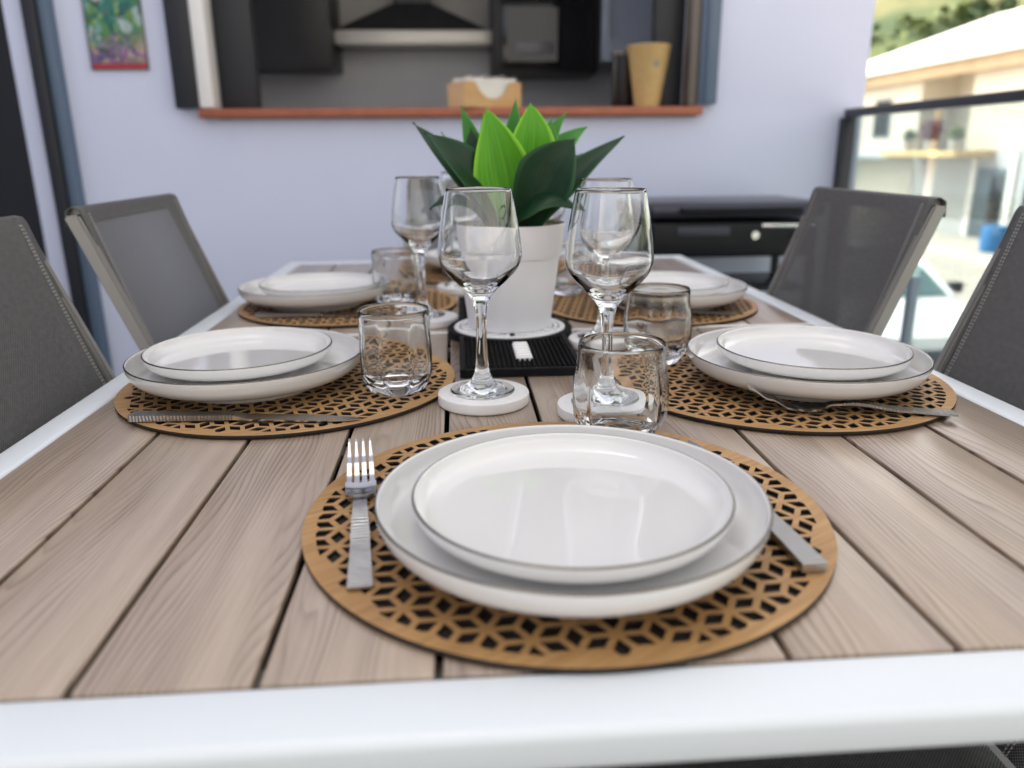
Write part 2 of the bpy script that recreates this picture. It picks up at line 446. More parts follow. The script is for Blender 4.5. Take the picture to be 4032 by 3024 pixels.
b = BM(); box(b, -.438, .438, -.01, .24, 0, .07, .004); obj('strip', b, M['hood_strip'], hd)
ov = thing('oven', 'black built in oven with a pale display in its column', 'oven', (.411, 4.36, 1.40))
b = BM(); box(b, -.28, .28, .04, .42, 0, .9, .004); obj('housing', b, M['cabinet'], ov)
b = BM(); box(b, -.235, .235, .0, .04, .03, .42, .008); obj('oven_door', b, M['black_gloss'], ov)
b = BM(); box(b, -.205, .06, -.004, .0, .06, .32); obj('oven_window', b, M['screen_grey'], ov, smooth=False)
b = BM(); box(b, -.16, .04, -.009, -.004, .10, .155, .002); obj('display', b, mat('display_grey', (.14, .14, .155), .3), ov)
b = BM(); tube(b, [(-.2, -.03, .38), (.2, -.03, .38)], .009); obj('handle', b, M['hood'], ov)
fr = thing('fridge', 'blue grey fridge front right of the oven', 'fridge', (.88, 4.36, 1.463))
b = BM(); box(b, -.175, .165, .0, .42, 0, .9, .006); obj('body', b, M['fridge'], fr)
b = BM(); box(b, -.15, -.135, -.03, .0, .1, .5, .003); obj('handle', b, M['fridge'], fr)
tu2 = thing('larder_unit', 'black tall unit right of the blue grey fridge', 'cabinet', (1.05, 4.30, 0))
b = BM(); box(b, 0, .33, 0, .45, 0, 2.3, .004); obj('carcass', b, M['cabinet'], tu2)

# napkin box and cup on the sill
nb = thing('napkin_box', 'bamboo napkin box filled with white napkins on the hatch sill', 'napkin box', (.035, 3.075, 1.1625), math.radians(24))
b = BM()
L, Dp, H = .115, .075, .088
t_ = .008
# front wall with a scooped opening
n = 24; top = []
for i in range(n + 1):
    xx = -L + 2 * L * i / n
    d = max(0, 1 - (abs(xx) / (L * .62)) ** 2.6)
    top.append((xx, H - .058 * d))
fr_ = [b.verts.new((x, -Dp, z)) for x, z in top]; fb_ = [b.verts.new((x, -Dp, 0)) for x, z in top]
gr_ = [b.verts.new((x, -Dp + t_, z)) for x, z in top]; gb_ = [b.verts.new((x, -Dp + t_, 0)) for x, z in top]
for i in range(n):
    b.faces.new((fr_[i], fr_[i + 1], fb_[i + 1], fb_[i])); b.faces.new((gr_[i], gb_[i], gb_[i + 1], gr_[i + 1]))
    b.faces.new((fr_[i], gr_[i], gr_[i + 1], fr_[i + 1])); b.faces.new((fb_[i], fb_[i + 1], gb_[i + 1], gb_[i]))
b.faces.new((fr_[0], fb_[0], gb_[0], gr_[0])); b.faces.new((fr_[-1], gr_[-1], gb_[-1], fb_[-1]))
box(b, L - t_, L, -Dp + t_, Dp, 0, H); box(b, -L, -L + t_, -Dp + t_, Dp, 0, H); box(b, -L + t_, L - t_, Dp - t_, Dp, 0, H); box(b, -L + t_, L - t_, -Dp + t_, Dp - t_, 0, .008)
obj('box_body', b, M['bamboo'], nb, smooth=False)
b = BM()
for k in range(9):
    z0 = .01 + k * .010
    box(b, -L + .012 + random.uniform(0, .006), L - .012 - random.uniform(0, .006), -Dp + .011 + random.uniform(0, .004), Dp - .012, z0, z0 + .0093, .002)
# crumpled top sheet
gx, gy = 18, 12; vv = []
for j in range(gy + 1):
    row = []
    for i in range(gx + 1):
        x = (-1 + 2 * i / gx) * (L - .012); y = (-1 + 2 * j / gy) * (Dp - .012)
        z = .101 + .007 * math.sin(i * 1.1 + j * .4) * math.cos(j * .9) + .006 * (1 - abs(x) / L)
        row.append(b.verts.new((x, y, z)))
    vv.append(row)
for j in range(gy):
    for i in range(gx): b.faces.new((vv[j][i], vv[j][i + 1], vv[j + 1][i + 1], vv[j + 1][i]))
obj('napkins', b, M['paper'], nb)
cp = thing('tall_cup', 'tall tapered kraft tumbler on the right of the sill', 'cup', (.655, 3.09, 1.1625))
b = BM()
lathe(b, [(0, 0), (.044, 0), (.047, .003), (.080, .213), (.082, .216), (.080, .219), (.077, .216), (.045, .008), (0, .006)], 48)
obj('cup_body', b, M['cup'], cp)
b = BM()
ring = []
cz = .15; 
for k in range(28):
    a = 2 * PI * k / 28
    th = math.radians(-78) + .17 * math.cos(a); z = cz + .0125 * math.sin(a)
    r = .047 + (.080 - .047) * (z - .003) / .21 + .0008
    ring.append(b.verts.new((r * math.cos(th), r * math.sin(th), z)))
b.faces.new(ring); obj('round_mark', b, M['grey_mark'], cp)
bc = thing('dark_canister', 'dark canister half hidden behind the kraft tumbler', 'canister', (.578, 3.175, 1.1625))
b = BM(); lathe(b, [(0, 0), (.042, 0), (.044, .004), (.046, .19), (.043, .194), (0, .194)], 32); obj('canister_body', b, M['cabinet'], bc)
b = BM(); lathe(b, [(0, .1945), (.0465, .1945), (.0465, .206), (.044, .209), (0, .209)], 32); obj('lid', b, M['taupe_strip'], bc)

# ---------------------------------------------------------------- railing
rl = thing('glass_railing', 'dark railing with clear glass panels along the right edge of the terrace', 'railing', (1.42, 0, 0))
b = BM(); box(b, -.024, .024, -2.4, 3.01, 1.120, 1.150, .004); obj('handrail', b, M['anthracite'], rl)
b = BM(); box(b, -.025, .025, 3.0, 3.04, 0, 1.1195, .004); obj('post', b, M['anthracite'], rl)
for y in (2.445, 1.2, .0, -1.2):
    b = BM(); box(b, -.016, .016, y - .012, y + .012, 0, .60, .004); obj('clamp_post', b, mat('blue_grey_metal', (.20, .26, .32), .4) , rl)
for y0, y1 in ((2.47, 2.98), (1.225, 2.42), (.025, 1.175), (-1.175, -.025)):
    b = BM(); box(b, -.005, .005, y0, y1, .08, 1.1195); obj('glass_panel', b, M['pane'], rl, smooth=False)

# ---------------------------------------------------------------- table
tb = thing('dining_table', 'extending terrace table with grey beige wood planks in a white frame', 'table', (0, 0, 0))
b = BM()
g = .0023
for k in range(-5, 5):
    for y0, y1 in ((.3475, 1.1555), (1.1645, 1.972)):
        box(b, k * PITCH + (g if k > -5 else .001), (k + 1) * PITCH - (g if k < 4 else .001), y0, y1, T - .009, T - .0006, .0012, 2)
obj('tabletop', b, M['plank'], tb, angle=50)
b = BM()
box(b, -.51, .51, .300, .347, T - .0245, T, .006, 4)
box(b, -.51, .51, 1.9725, 2.0195, T - .0245, T, .006, 4)
box(b, -.51, -.4755, .3475, 1.972, T - .0245, T, .0055, 3)
box(b, .4755, .51, .3475, 1.972, T - .0245, T, .0055, 3)
obj('frame', b, M['white_frame'], tb)
b = BM(); box(b, -.4745, .4745, 1.1565, 1.1595, T - .019, T + .0006, .0008); box(b, -.4745, .4745, 1.1605, 1.1635, T - .019, T + .0006, .0008); obj('centre_strip', b, M['white_pvc'], tb)
b = BM()
for y in (.36, .70, 1.09, 1.25, 1.62, 1.94): box(b, -.474, .474, y - .012, y + .012, T - .020, T - .0095)
obj('support_bar', b, M['frame_light'], tb, smooth=False)
b = BM(); box(b, -.474, .474, .3485, 1.971, T - .0235, T - .0205); obj('under_tray', b, M['rubber'], tb, smooth=False)
for sx in (-1, 1):
    for y in (.335, 1.985):
        b = BM(); box(b, sx * .485 - .024, sx * .485 + .024, y - .024, y + .024, 0, T - .025, .004); obj('leg', b, M['white_frame'], tb)

# ---------------------------------------------------------------- placemats
def clip_poly(poly, R, n=96):
    for k in range(n):
        a = 2 * PI * (k + .5) / n; nx, ny = math.cos(a), math.sin(a); out = []
        if all(p[0] * nx + p[1] * ny <= R for p in poly): continue
        for p, q in zip(poly, poly[1:] + poly[:1]):
            dp = p[0] * nx + p[1] * ny - R; dq = q[0] * nx + q[1] * ny - R
            if dp <= 0: out.append(p)
            if dp * dq < 0:
                t = dp / (dp - dq); out.append((p[0] + (q[0] - p[0]) * t, p[1] + (q[1] - p[1]) * t))
        poly = out
        if len(poly) < 3: return []
    return poly
def area(p): return abs(sum(a[0] * b_[1] - b_[0] * a[1] for a, b_ in zip(p, p[1:] + p[:1]))) / 2
def placemat_mesh():
    R = .193; e = .0158; Lc = e * math.sqrt(3); sc = .68
    cu = bpy.data.curves.new('mat_curve', 'CURVE'); cu.dimensions = '2D'; cu.fill_mode = 'BOTH'; cu.extrude = .0016
    def spl(pts):
        s = cu.splines.new('POLY'); s.points.add(len(pts) - 1); s.use_cyclic_u = True
        for p, q in zip(s.points, pts): p.co = (q[0], q[1], 0, 1)
    spl([(R * math.cos(2 * PI * k / 160), R * math.sin(2 * PI * k / 160)) for k in range(160)])
    for i in range(-12, 13):
        for j in range(-12, 13):
            cx = Lc * (i + .5 * j); cy = Lc * math.sqrt(3) / 2 * j
            for d in (0, 60, 120):
                a = math.radians(d); mx_, my_ = cx + math.cos(a) * Lc / 2, cy + math.sin(a) * Lc / 2
                hl, hs = Lc / 2 * sc, e / 2 * sc
                poly = [(mx_ + math.cos(a) * hl, my_ + math.sin(a) * hl), (mx_ - math.sin(a) * hs, my_ + math.cos(a) * hs),
                        (mx_ - math.cos(a) * hl, my_ - math.sin(a) * hl), (mx_ + math.sin(a) * hs, my_ - math.cos(a) * hs)]
                if math.hypot(mx_, my_) > R: continue
                poly = clip_poly(poly, R - .0098)
                if len(poly) >= 3 and area(poly) > 3.2e-5: spl(poly)
    o = bpy.data.objects.new('tmp', cu); C.objects.link(o)
    dg = bpy.context.evaluated_depsgraph_get()
    me = bpy.data.meshes.new_from_object(o.evaluated_get(dg)); bpy.data.objects.remove(o)
    bm = bmesh.new(); bm.from_mesh(me); bpy.data.meshes.remove(me)
    bmesh.ops.remove_doubles(bm, verts=bm.verts, dist=1e-6)
    bmesh.ops.recalc_face_normals(bm, faces=bm.faces)
    for f in bm.faces: f.material_index = 0 if abs(f.normal.z) > .7 else 1
    for v in bm.verts: v.co.z += .0029
    me = bpy.data.meshes.new('placemat_top'); bm.to_mesh(me); bm.free()
    me.materials.append(M['mat_wood']); me.materials.append(M['burnt'])
    return me
pm_me = placemat_mesh()
GM = 'round wooden placemats around the table'
pm = thing('placemat', '', 'placemat', (0, 0, 0), 0, GM)
obj('cut_disc', pm_me, [], pm)
b = BM(); lathe(b, [(0, 0), (.1915, 0), (.1920, .0011), (0, .0011)], 96); obj('backing', b, M['burnt'], pm)
PLACES = {  # mat centre, mat rotation, plate centre, small plate centre
 'front': ((-.004, .5327), .57, (-.0068, .4825), (-.0066, .4780), 'nearest the front edge of the table'),
 'ln': ((-.280, .9055), .32, (-.327, .897), (-.341, .915), 'in front of the left chair nearest the camera'),
 'rn': ((.2906, .8630), .02, (.317, .8397), (.330, .852), 'in front of the right chair nearest the camera'),
 'lb': ((-.277, 1.40), .55, (-.335, 1.40), (-.325, 1.40), 'in front of the rear left chair'),
 'rb': ((.252, 1.345), .30, (.288, 1.325), (.285, 1.335), 'in front of the rear right chair'),
 'far': ((-.02, 1.775), .2, (-.028, 1.80), (-.020, 1.80), 'at the far end of the table behind the plant'),
}
ML = {'front': 'honey brown placemat nearest the camera, under the front plates',
 'ln': 'brown cut out placemat on the near left with a knife on it',
 'rn': 'pale cut out placemat on the near right with a fork on it',
 'lb': 'dark looking placemat on the left beyond the white table seam',
 'rb': 'tan placemat on the right beyond the white table seam',
 'far': 'placemat at the far end of the table, mostly hidden by pot and glasses'}
first = True
for k, (mc, mr, pc, sc_, wh) in PLACES.items():
    if first: pm.location = (mc[0], mc[1], T); pm.rotation_euler = (0, 0, mr); pm['label'] = ML[k]; first = False
    else: dup(pm, (mc[0], mc[1], T), mr, ML[k])

# ---------------------------------------------------------------- plates
def plate_mesh(R, H, foot_r, name):
    k = R / .132
    th = .0042
    outer = crom([(foot_r + .0034, H * .29), (R * .72, H * .30), (R * .82, H * .325), (R * .905, H * .42), (R * .965, H * .60), (R * .992, H * .82), (R, H)], 5)
    inner = crom([(R - .0026, H + .0002), (R * .965, H * .78), (R * .925, H * .58), (R * .86, H * .47), (R * .76, H * .42), (R * .45, H * .41), (0, H * .41)], 5)
    prof = [(0, .0045), (foot_r - .006, .0045), (foot_r - .003, .0004), (foot_r, 0), (foot_r + .0020, .0008)] + [(p.x, p.y) for p in outer]
    i_rim = len(prof) - 1
    prof += [(R - .0006, H + .0009), (R - .0016, H + .0010)] + [(max(p.x, 0), p.y) for p in inner]
    bm = BM()
    def mi(i):
        if i_rim - 1 < i < i_rim + 2: return 1
        if 2 <= i <= 3: return 2
        return 0
    lathe(bm, prof, 128, mi=mi)
    me = mesh_from(bm, name, True, 60)
    for m in (M['ceramic'], M['rim_line'], M['foot']): me.materials.append(m)
    return me
big_me = plate_mesh(.1325, .0360, .082, 'dinner_plate'); small_me = plate_mesh(.1075, .0245, .062, 'dessert_plate')
BL = {'front': 'large white dinner plate closest to the camera, between fork and knife',
 'ln': 'large white dinner plate left of the near tumbler with a knife before it',
 'rn': 'large white dinner plate on the right with a fork lying before it',
 'lb': 'blurred large white dinner plate at rear left beside a tumbler',
 'rb': 'blurred large white dinner plate at rear right behind a tumbler',
 'far': 'large white plate at the far table end, only its left rim showing'}
SL = {'front': 'smaller white plate stacked on the dinner plate closest to the camera',
 'ln': 'smaller white dark rimmed plate stacked on the near left dinner plate',
 'rn': 'smaller white plate stacked on the near right dinner plate above the fork',
 'lb': 'smaller white plate stacked on the blurred rear left dinner plate',
 'rb': 'smaller white plate stacked on the blurred rear right dinner plate',
 'far': 'smaller plate stacked on the dinner plate at the far table end'}
for k, (mc, mr, pc, sc_, wh) in PLACES.items():
    o = obj('dinner_plate', big_me, [], loc=(pc[0], pc[1], T + .0045)); tag(o, BL[k], 'plate', 'large white dinner plates')
    o = obj('dessert_plate', small_me, [], loc=(sc_[0], sc_[1], T + .0045 + .0150)); tag(o, SL[k], 'plate', 'small white plates stacked on the dinner plates')

# ---------------------------------------------------------------- coasters, wine glasses, tumblers
b = BM(); lathe(b, [(0, 0), (.0485, 0), (.0498, .0012), (.0500, .0025), (.0500, .0100), (.0496, .0115), (.0484, .0122), (0, .0122)], 72)
co_me = mesh_from(b, 'coaster', True, 40); co_me.materials.append(M['marble'])
def wine_mesh():
    outer = crom([(.0352, .0010), (.0340, .0026), (.0250, .0042), (.0150, .0095), (.0090, .0190), (.0066, .0330), (.0058, .0520), (.0058, .0720), (.0068, .0890), (.0098, .1010), (.0180, .1120), (.0295, .1230), (.0390, .1340), (.0432, .1440), (.0436, .1540), (.0415, .1730), (.0378, .1950), (.0340, .2152)], 5)
    inner = crom([(.0328, .2152), (.0366, .1950), (.0403, .1730), (.0423, .1540), (.0418, .1450), (.0374, .1358), (.0275, .1258), (.0160, .1172), (.0075, .1128), (0, .1115)], 5)
    prof = [(0, .0006), (.030, .0004), (.0350, 0)] + [(p.x, p.y) for p in outer] + [(.0336, .2160)] + [(max(p.x, 0), p.y) for p in inner]
    bm = BM(); lathe(bm, prof, 96); me = mesh_from(bm, 'wine_glass', True, 70); me.materials.append(M['glass']); return me
def tumbler_mesh():
    # round mouth, eight sided body (square with cut corners), corners cut in again at the foot
    def smin(vals, k):
        m_ = min(vals); return m_ - k * math.log(sum(math.exp(-(v - m_) / k) for v in vals))
    def octo(a, h, cut):
        c, q = max(1e-4, abs(math.cos(a))), max(1e-4, abs(math.sin(a)))
        return smin([min(h / c, 9 * h), min(h / q, 9 * h), cut * h / (c + q)], h * .018)
    def shape(a, r, z):
        t = min(1, max(0, (z - .050) / .034)); t = t * t * (3 - 2 * t)
        u = min(1, max(0, z / .026))
        cut = 1.22 + .30 * u
        low = octo(a, r * .985, cut)
        return low * (1 - t) + r * t
    out = [(0, .0006), (.024, .0006), (.0285, .0004), (.0298, 0), (.0308, .0008), (.0352, .0085), (.0388, .0170), (.0398, .0230), (.0402, .0320), (.0402, .0450), (.0401, .0560), (.0399, .0680), (.0397, .0780), (.0396, .0860), (.0395, .0910), (.0390, .0930)]
    inn = [(.0384, .0938), (.0379, .0930), (.0377, .0905), (.0377, .0840), (.0377, .0740), (.0376, .0620), (.0373, .0500), (.0368, .0380), (.0362, .0280), (.0345, .0205), (.0300, .0155), (.0210, .0130), (.0110, .0117), (0, .0115)]
    bm = BM(); lathe(bm, out + inn, 128, shape=shape); me = mesh_from(bm, 'tumbler', True, 28); me.materials.append(M['glass']); return me
wg_me = wine_mesh(); tu_me = tumbler_mesh()
CO = {'front': (.070, .758), 'ln': (-.055, .811), 'rn': (.1235, 1.052), 'lb': (-.132, 1.232), 'rb': (.083, 1.50), 'far': (-.073, 1.53)}
GOFF = {'front': (.0, .001), 'ln': (-.001, .002), 'rn': (-.002, .003), 'lb': (-.006, .006), 'rb': (0, 0), 'far': (0, 0)}
CL = {'front': 'round white marble coaster partly behind the nearest tumbler',
 'ln': 'round white marble coaster fully in view before the black bar mat',
 'rn': 'white marble coaster right of the black bar mat beside the seam',
 'lb': 'white marble coaster behind the left tumbler at the bar mat\'s left',
 'rb': 'white marble coaster hidden behind the plant pot',
 'far': 'small looking white marble coaster left behind the plant pot'}
WL = {'front': 'empty wine glass on the right, standing behind the nearest tumbler',
 'ln': 'empty wine glass before the pot\'s left side, on the fully visible coaster',
 'rn': 'wine glass seen behind and above the right hand wine glass',
 'lb': 'blurred wine glass left of the plant, farthest left of the glasses',
 'rb': 'wine glass behind the right side of the plant pot',
 'far': 'blurred wine glass at the back, partly behind the pot\'s left wine glass'}
TP = {'front': (.067, .672, .22), 'ln': (-.152, .853, .10), 'rn': (.172, .952, .62), 'lb': (-.193, 1.395, .1), 'rb': (.128, 1.455, .3), 'far': (-.075, 1.665, .1)}
TLb = {'front': 'clear glass tumbler nearest the camera, behind the front plates',
 'ln': 'square based glass tumbler on the left placemat beside the plates',
 'rn': 'glass tumbler between the right wine glass and the right plates',
 'lb': 'blurred glass tumbler beside the rear left plates',
 'rb': 'blurred glass tumbler peeking out right behind the plant pot',
 'far': 'glass tumbler at the far place behind the left glasses'}
for k in PLACES:
    c = CO[k]; gx, gy = GOFF[k]
    o = obj('coaster', co_me, [], loc=(c[0], c[1], T)); tag(o, CL[k], 'coaster', 'white marble coasters under the wine glasses')
    o = obj('wine_glass', wg_me, [], loc=(c[0] + gx, c[1] + gy, T + .0123)); tag(o, WL[k], 'wine glass', 'wine glasses on marble coasters')
    x, y, rz = TP[k]
    o = obj('tumbler', tu_me, [], loc=(x, y, T + .0047)); o.rotation_euler = (0, 0, rz); tag(o, TLb[k], 'tumbler', 'glass tumblers')

# ---------------------------------------------------------------- cutlery
def smooth_prof(tab, s):
    for (a, va), (b_, vb) in zip(tab, tab[1:]):
        if a <= s <= b_:
            t = (s - a) / (b_ - a); t = t * t * (3 - 2 * t); return va + (vb - va) * t
    return tab[-1][1]
def strip(bm, ss, hw, zc, th, x0=None, cup=0, nw=6):
    rows = []
    for s in ss:
        h = hw(s); z = zc(s); tk = th(s); c0 = x0(s) if x0 else 0
        top = [bm.verts.new((c0 + h * u, s, z + tk + cup * abs(u) ** 2 * h)) for u in [-1 + 2 * i / nw for i in range(nw + 1)]]
        bot = [bm.verts.new((c0 + h * u, s, z + cup * abs(u) ** 2 * h)) for u in [-1 + 2 * i / nw for i in range(nw + 1)]]
        rows.append((top, bot))
    for (t0, b0), (t1, b1) in zip(rows, rows[1:]):
        for i in range(nw):
            bm.faces.new((t0[i], t0[i + 1], t1[i + 1], t1[i])); bm.faces.new((b0[i], b1[i], b1[i + 1], b0[i + 1]))
        bm.faces.new((t0[0], t1[0], b1[0], b0[0])); bm.faces.new((t0[-1], b0[-1], b1[-1], t1[-1]))
    for t, bb in (rows[0], rows[-1]): bm.faces.new(t + bb[::-1])
FZ = [(0, .0012), (.05, .0030), (.098, .0085), (.118, .0070), (.135, .0018), (.148, .0010), (.162, .0035), (.182, .0125), (.205, .0235)]
def fork():
    t = thing('fork', '', 'fork', (0, 0, 0), 0, 'steel forks')
    b = BM(); ss = [i * .110 / 40 for i in range(41)]
    strip(b, ss, lambda s: smooth_prof([(0, .0078), (.06, .0066), (.110, .0050)], s), lambda s: smooth_prof(FZ, s), lambda s: smooth_prof([(0, .0020), (.110, .0030)], s))
    obj('handle', b, M['steel_rib'], t, angle=50)
    b = BM(); ss = [.1102 + i * .046 / 24 for i in range(25)]
    strip(b, ss, lambda s: smooth_prof([(.110, .0050), (.124, .0052), (.136, .0118), (.157, .0122)], s), lambda s: smooth_prof(FZ, s), lambda s: .0022, nw=10, cup=.10)
    for k in range(4):
        xc = (-.0122 + .0244 * (k + .5) / 4)
        ss = [.1558 + i * .0492 / 16 for i in range(17)]
        strip(b, ss, lambda s: smooth_prof([(.155, .0022), (.175, .0018), (.206, .0006)], s), lambda s: smooth_prof(FZ, s), lambda s: .0022 - .001 * (s - .155) / .05,
              x0=lambda s, xc=xc: xc * (1 - .06 * (s - .155) / .05), nw=2)
    obj('fork_head', b, M['steel'], t, angle=50)
    return t
def knife():
    t = thing('table_knife', '', 'knife', (0, 0, 0), 0, 'steel table knives')
    b = BM(); ss = [i * .105 / 30 for i in range(31)]
    strip(b, ss, lambda s: smooth_prof([(0, .0082), (.03, .0078), (.105, .0062)], s), lambda s: .0006 + .0012 * s / .1, lambda s: smooth_prof([(0, .0065), (.105, .0050)], s))
    obj('handle', b, M['steel_rib'], t, angle=40)
    b = BM(); ss = [.1052 + i * .130 / 40 for i in range(41)]
    strip(b, ss, lambda s: smooth_prof([(.105, .0058), (.125, .0082), (.190, .0095), (.222, .0060), (.236, .0004)], s), lambda s: .0020 - .0012 * (s - .105) / .13, lambda s: smooth_prof([(.105, .0046), (.122, .0022), (.236, .0010)], s))
    obj('blade', b, M['steel'], t, angle=40)
    return t
def place_cut(root, ax, ay, bx, by, z, label, first):
    rz = math.atan2(by - ay, bx - ax) - PI / 2
    if first: root.location = (ax, ay, z); root.rotation_euler = (0, 0, rz); root['label'] = label; return root
    return dup(root, (ax, ay, z), rz, label)
ZM = T + .0048
fk = fork(); kn = knife()
place_cut(fk, -.1445, .425, -.168, .636, ZM, 'steel fork with ribbed handle left of the front plates', True)
place_cut(fk, .417, .705, .222, .745, ZM, 'steel fork lying before the right hand plates, its tines pointing left', False)
place_cut(fk, .372, 1.222, .17, 1.232, ZM, 'blurred steel fork before the rear right plates', False)
place_cut(kn, .1415, .422, .129, .655, ZM, 'steel knife half under the front plates\' right rim', True)
place_cut(kn, -.415, .770, -.180, .747, ZM, 'steel knife lying before the left hand plates, blade pointing right', False)
place_cut(kn, -.415, 1.285, -.18, 1.272, ZM, 'blurred steel knife before the rear left plates', False)

# ---------------------------------------------------------------- bar mat
bmx = thing('bar_mat', 'black rubber bar mat with raised pins and a white ringed round centre under the pot', 'bar mat', (-.004, 1.147, T))
X0, X1, Y0, Y1 = -.0765, .0765, -.242, .262; RC = .094; HB = .0105
b = BM()
lathe(b, [(0, 0), (RC, 0), (RC, HB - .001), (RC - .001, HB), (RC - .009, HB), (RC - .010, HB - .004), (0, HB - .004)], 96)
for s, ya, yb in ((-1, Y0, -.056), (1, .056, Y1)):
    box(b, X0, X1, ya, yb, 0.0002, HB - .0045, 0)
    ye = ya if s < 0 else yb
    box(b, X0, X0 + .007, ya, yb, HB - .0048, HB, .0008); box(b, X1 - .007, X1, ya, yb, HB - .0048, HB, .0008)
    if s < 0: box(b, X0 + .0069, X1 - .0069, ya, ya + .007, HB - .0048, HB - .0003, .0008)
    else: box(b, X0 + .0069, X1 - .0069, yb - .007, yb, HB - .0048, HB - .0003, .0008)
obj('base', b, M['rubber'], bmx)
def pins(x0, x1, y0, y1, pitch, r, z0, z1, skip):
    b = BM()
    nx = int((x1 - x0) / pitch); ny = int((y1 - y0) / pitch)
    for i in range(nx):
        for j in range(ny):
            x = x0 + (i + .5) * (x1 - x0) / nx; y = y0 + (j + .5) * (y1 - y0) / ny
            if skip(x, y): continue
            ring = [(math.cos(a), math.sin(a)) for a in [2 * PI * k / 8 for k in range(8)]]
            lo = [b.verts.new((x + c * r, y + s * r, z0)) for c, s in ring]; hi = [b.verts.new((x + c * r * .82, y + s * r * .82, z1)) for c, s in ring]
            for k in range(8): b.faces.new((lo[k], lo[(k + 1) % 8], hi[(k + 1) % 8], hi[k]))
            b.faces.new(hi)
    return b
BX0, BX1, BY0, BY1 = -.004, .017, -.192, -.112    # white raised block
inblk = lambda x, y: BX0 - .003 < x < BX1 + .003 and BY0 - .003 < y < BY1 + .003
b = pins(X0 + .008, X1 - .008, Y0 + .008, Y1 - .008, .0062, .0021, HB - .0047, HB + .0008, lambda x, y: math.hypot(x, y) < RC + .002 or inblk(x, y))
obj('pin_field', b, M['rubber'], bmx, angle=40)
b = BM()
box(b, BX0, BX1, BY0, BY1, HB - .0046, HB + .001, .001)
for k in range(6):
    yy = BY0 + .007 + k * .0132
    box(b, BX0 + .001, BX1 - .001, yy - .0035, yy + .0035, HB + .0005, HB + .0032, .0012)
obj('white_block', b, M['rubber_white'], bmx)
b = BM()
lathe(b, [(.0755, HB - .0042), (.0835, HB - .0042), (.0835, HB + .0008), (.0825, HB + .0016), (.0765, HB + .0016), (.0755, HB + .0008), (.0755, HB - .0042)], 96)
obj('white_ring', b, M['rubber_white'], bmx)
b = BM()
rnd = random.Random(3); a = -PI / 2 + .05
end = a + 2 * PI - .1
while a < end:
    wd = rnd.choice([.075, .10, .12, .15]); a2 = min(a + wd, end)
    r0, r1 = .048, .0735
    zt = HB + rnd.choice([.0008, .0016, .0022])
    kind = rnd.random()
    def seg(a0, a1, q0, q1):
        n = 3; vs = []
        for z in (HB - .0042, zt):
            for q in (q0, q1):
                vs.append([b.verts.new((q * math.cos(a0 + (a1 - a0) * i / n), q * math.sin(a0 + (a1 - a0) * i / n), z)) for i in range(n + 1)])
        lo0, lo1, hi0, hi1 = vs
        for i in range(n):
            b.faces.new((hi0[i], hi0[i + 1], hi1[i + 1], hi1[i])); b.faces.new((lo1[i], lo1[i + 1], hi1[i + 1], hi1[i])); b.faces.new((lo0[i], hi0[i], hi0[i + 1], lo0[i + 1]))
        b.faces.new((lo0[0], lo1[0], hi1[0], hi0[0])); b.faces.new((lo0[-1], hi0[-1], hi1[-1], lo1[-1]))
    m_ = a + wd * .32
    if kind < .35: seg(a, a2 - .012, r0, r1)
    elif kind < .7: seg(a, m_, r0, r1); seg(m_ + .006, a2 - .012, r0 + .010, r0 + .016); seg(m_ + .006, a2 - .012, r1 - .006, r1)
    else: seg(a, a2 - .012, r1 - .006, r1); seg(a, a2 - .012, r1 - .016, r1 - .009); seg(a, m_, r0, r1 - .018)
    a = a2 + .004
obj('white_lettering', b, M['rubber_white'], bmx, smooth=False)

# ---------------------------------------------------------------- potted plant
pp = thing('potted_plant', 'green artificial agave with two bright upright leaves in a white pot', 'potted plant', (-.004, 1.147, T + HB + .0017))
ZP = HB + .0017
b = BM()
lathe(b, [(0, 0), (.0595, 0), (.0615, .002), (.0746, .1055), (.0770, .1062), (.0774, .1075), (.0826, .1505), (.0828, .1522), (.0812, .1530), (.0796, .1518), (.0765, .1285), (0, .1285)], 96)
obj('pot', b, M['pot'], pp, angle=25)
b = BM()
lathe(b, [(.0770, .130), (.0785, .1405), (.05, .143), (.02, .145), (0, .145)], 32)
for k in range(150):
    a = random.uniform(0, 2 * PI); r = .073 * math.sqrt(random.random()); s = random.uniform(.0022, .0048)
    q = BM(); bmesh.ops.create_icosphere(q, subdivisions=1, radius=s)
    merge(b, q, Matrix.Translation((r * math.cos(a), r * math.sin(a), .1435 + random.uniform(.0005, .003))) @ Matrix.Rotation(random.uniform(0, 6), 4, (random.random(), random.random(), 1)) @ Matrix.Diagonal((1, 1.4, .8, 1)))
obj('gravel', b, M['gravel'], pp, smooth=False)
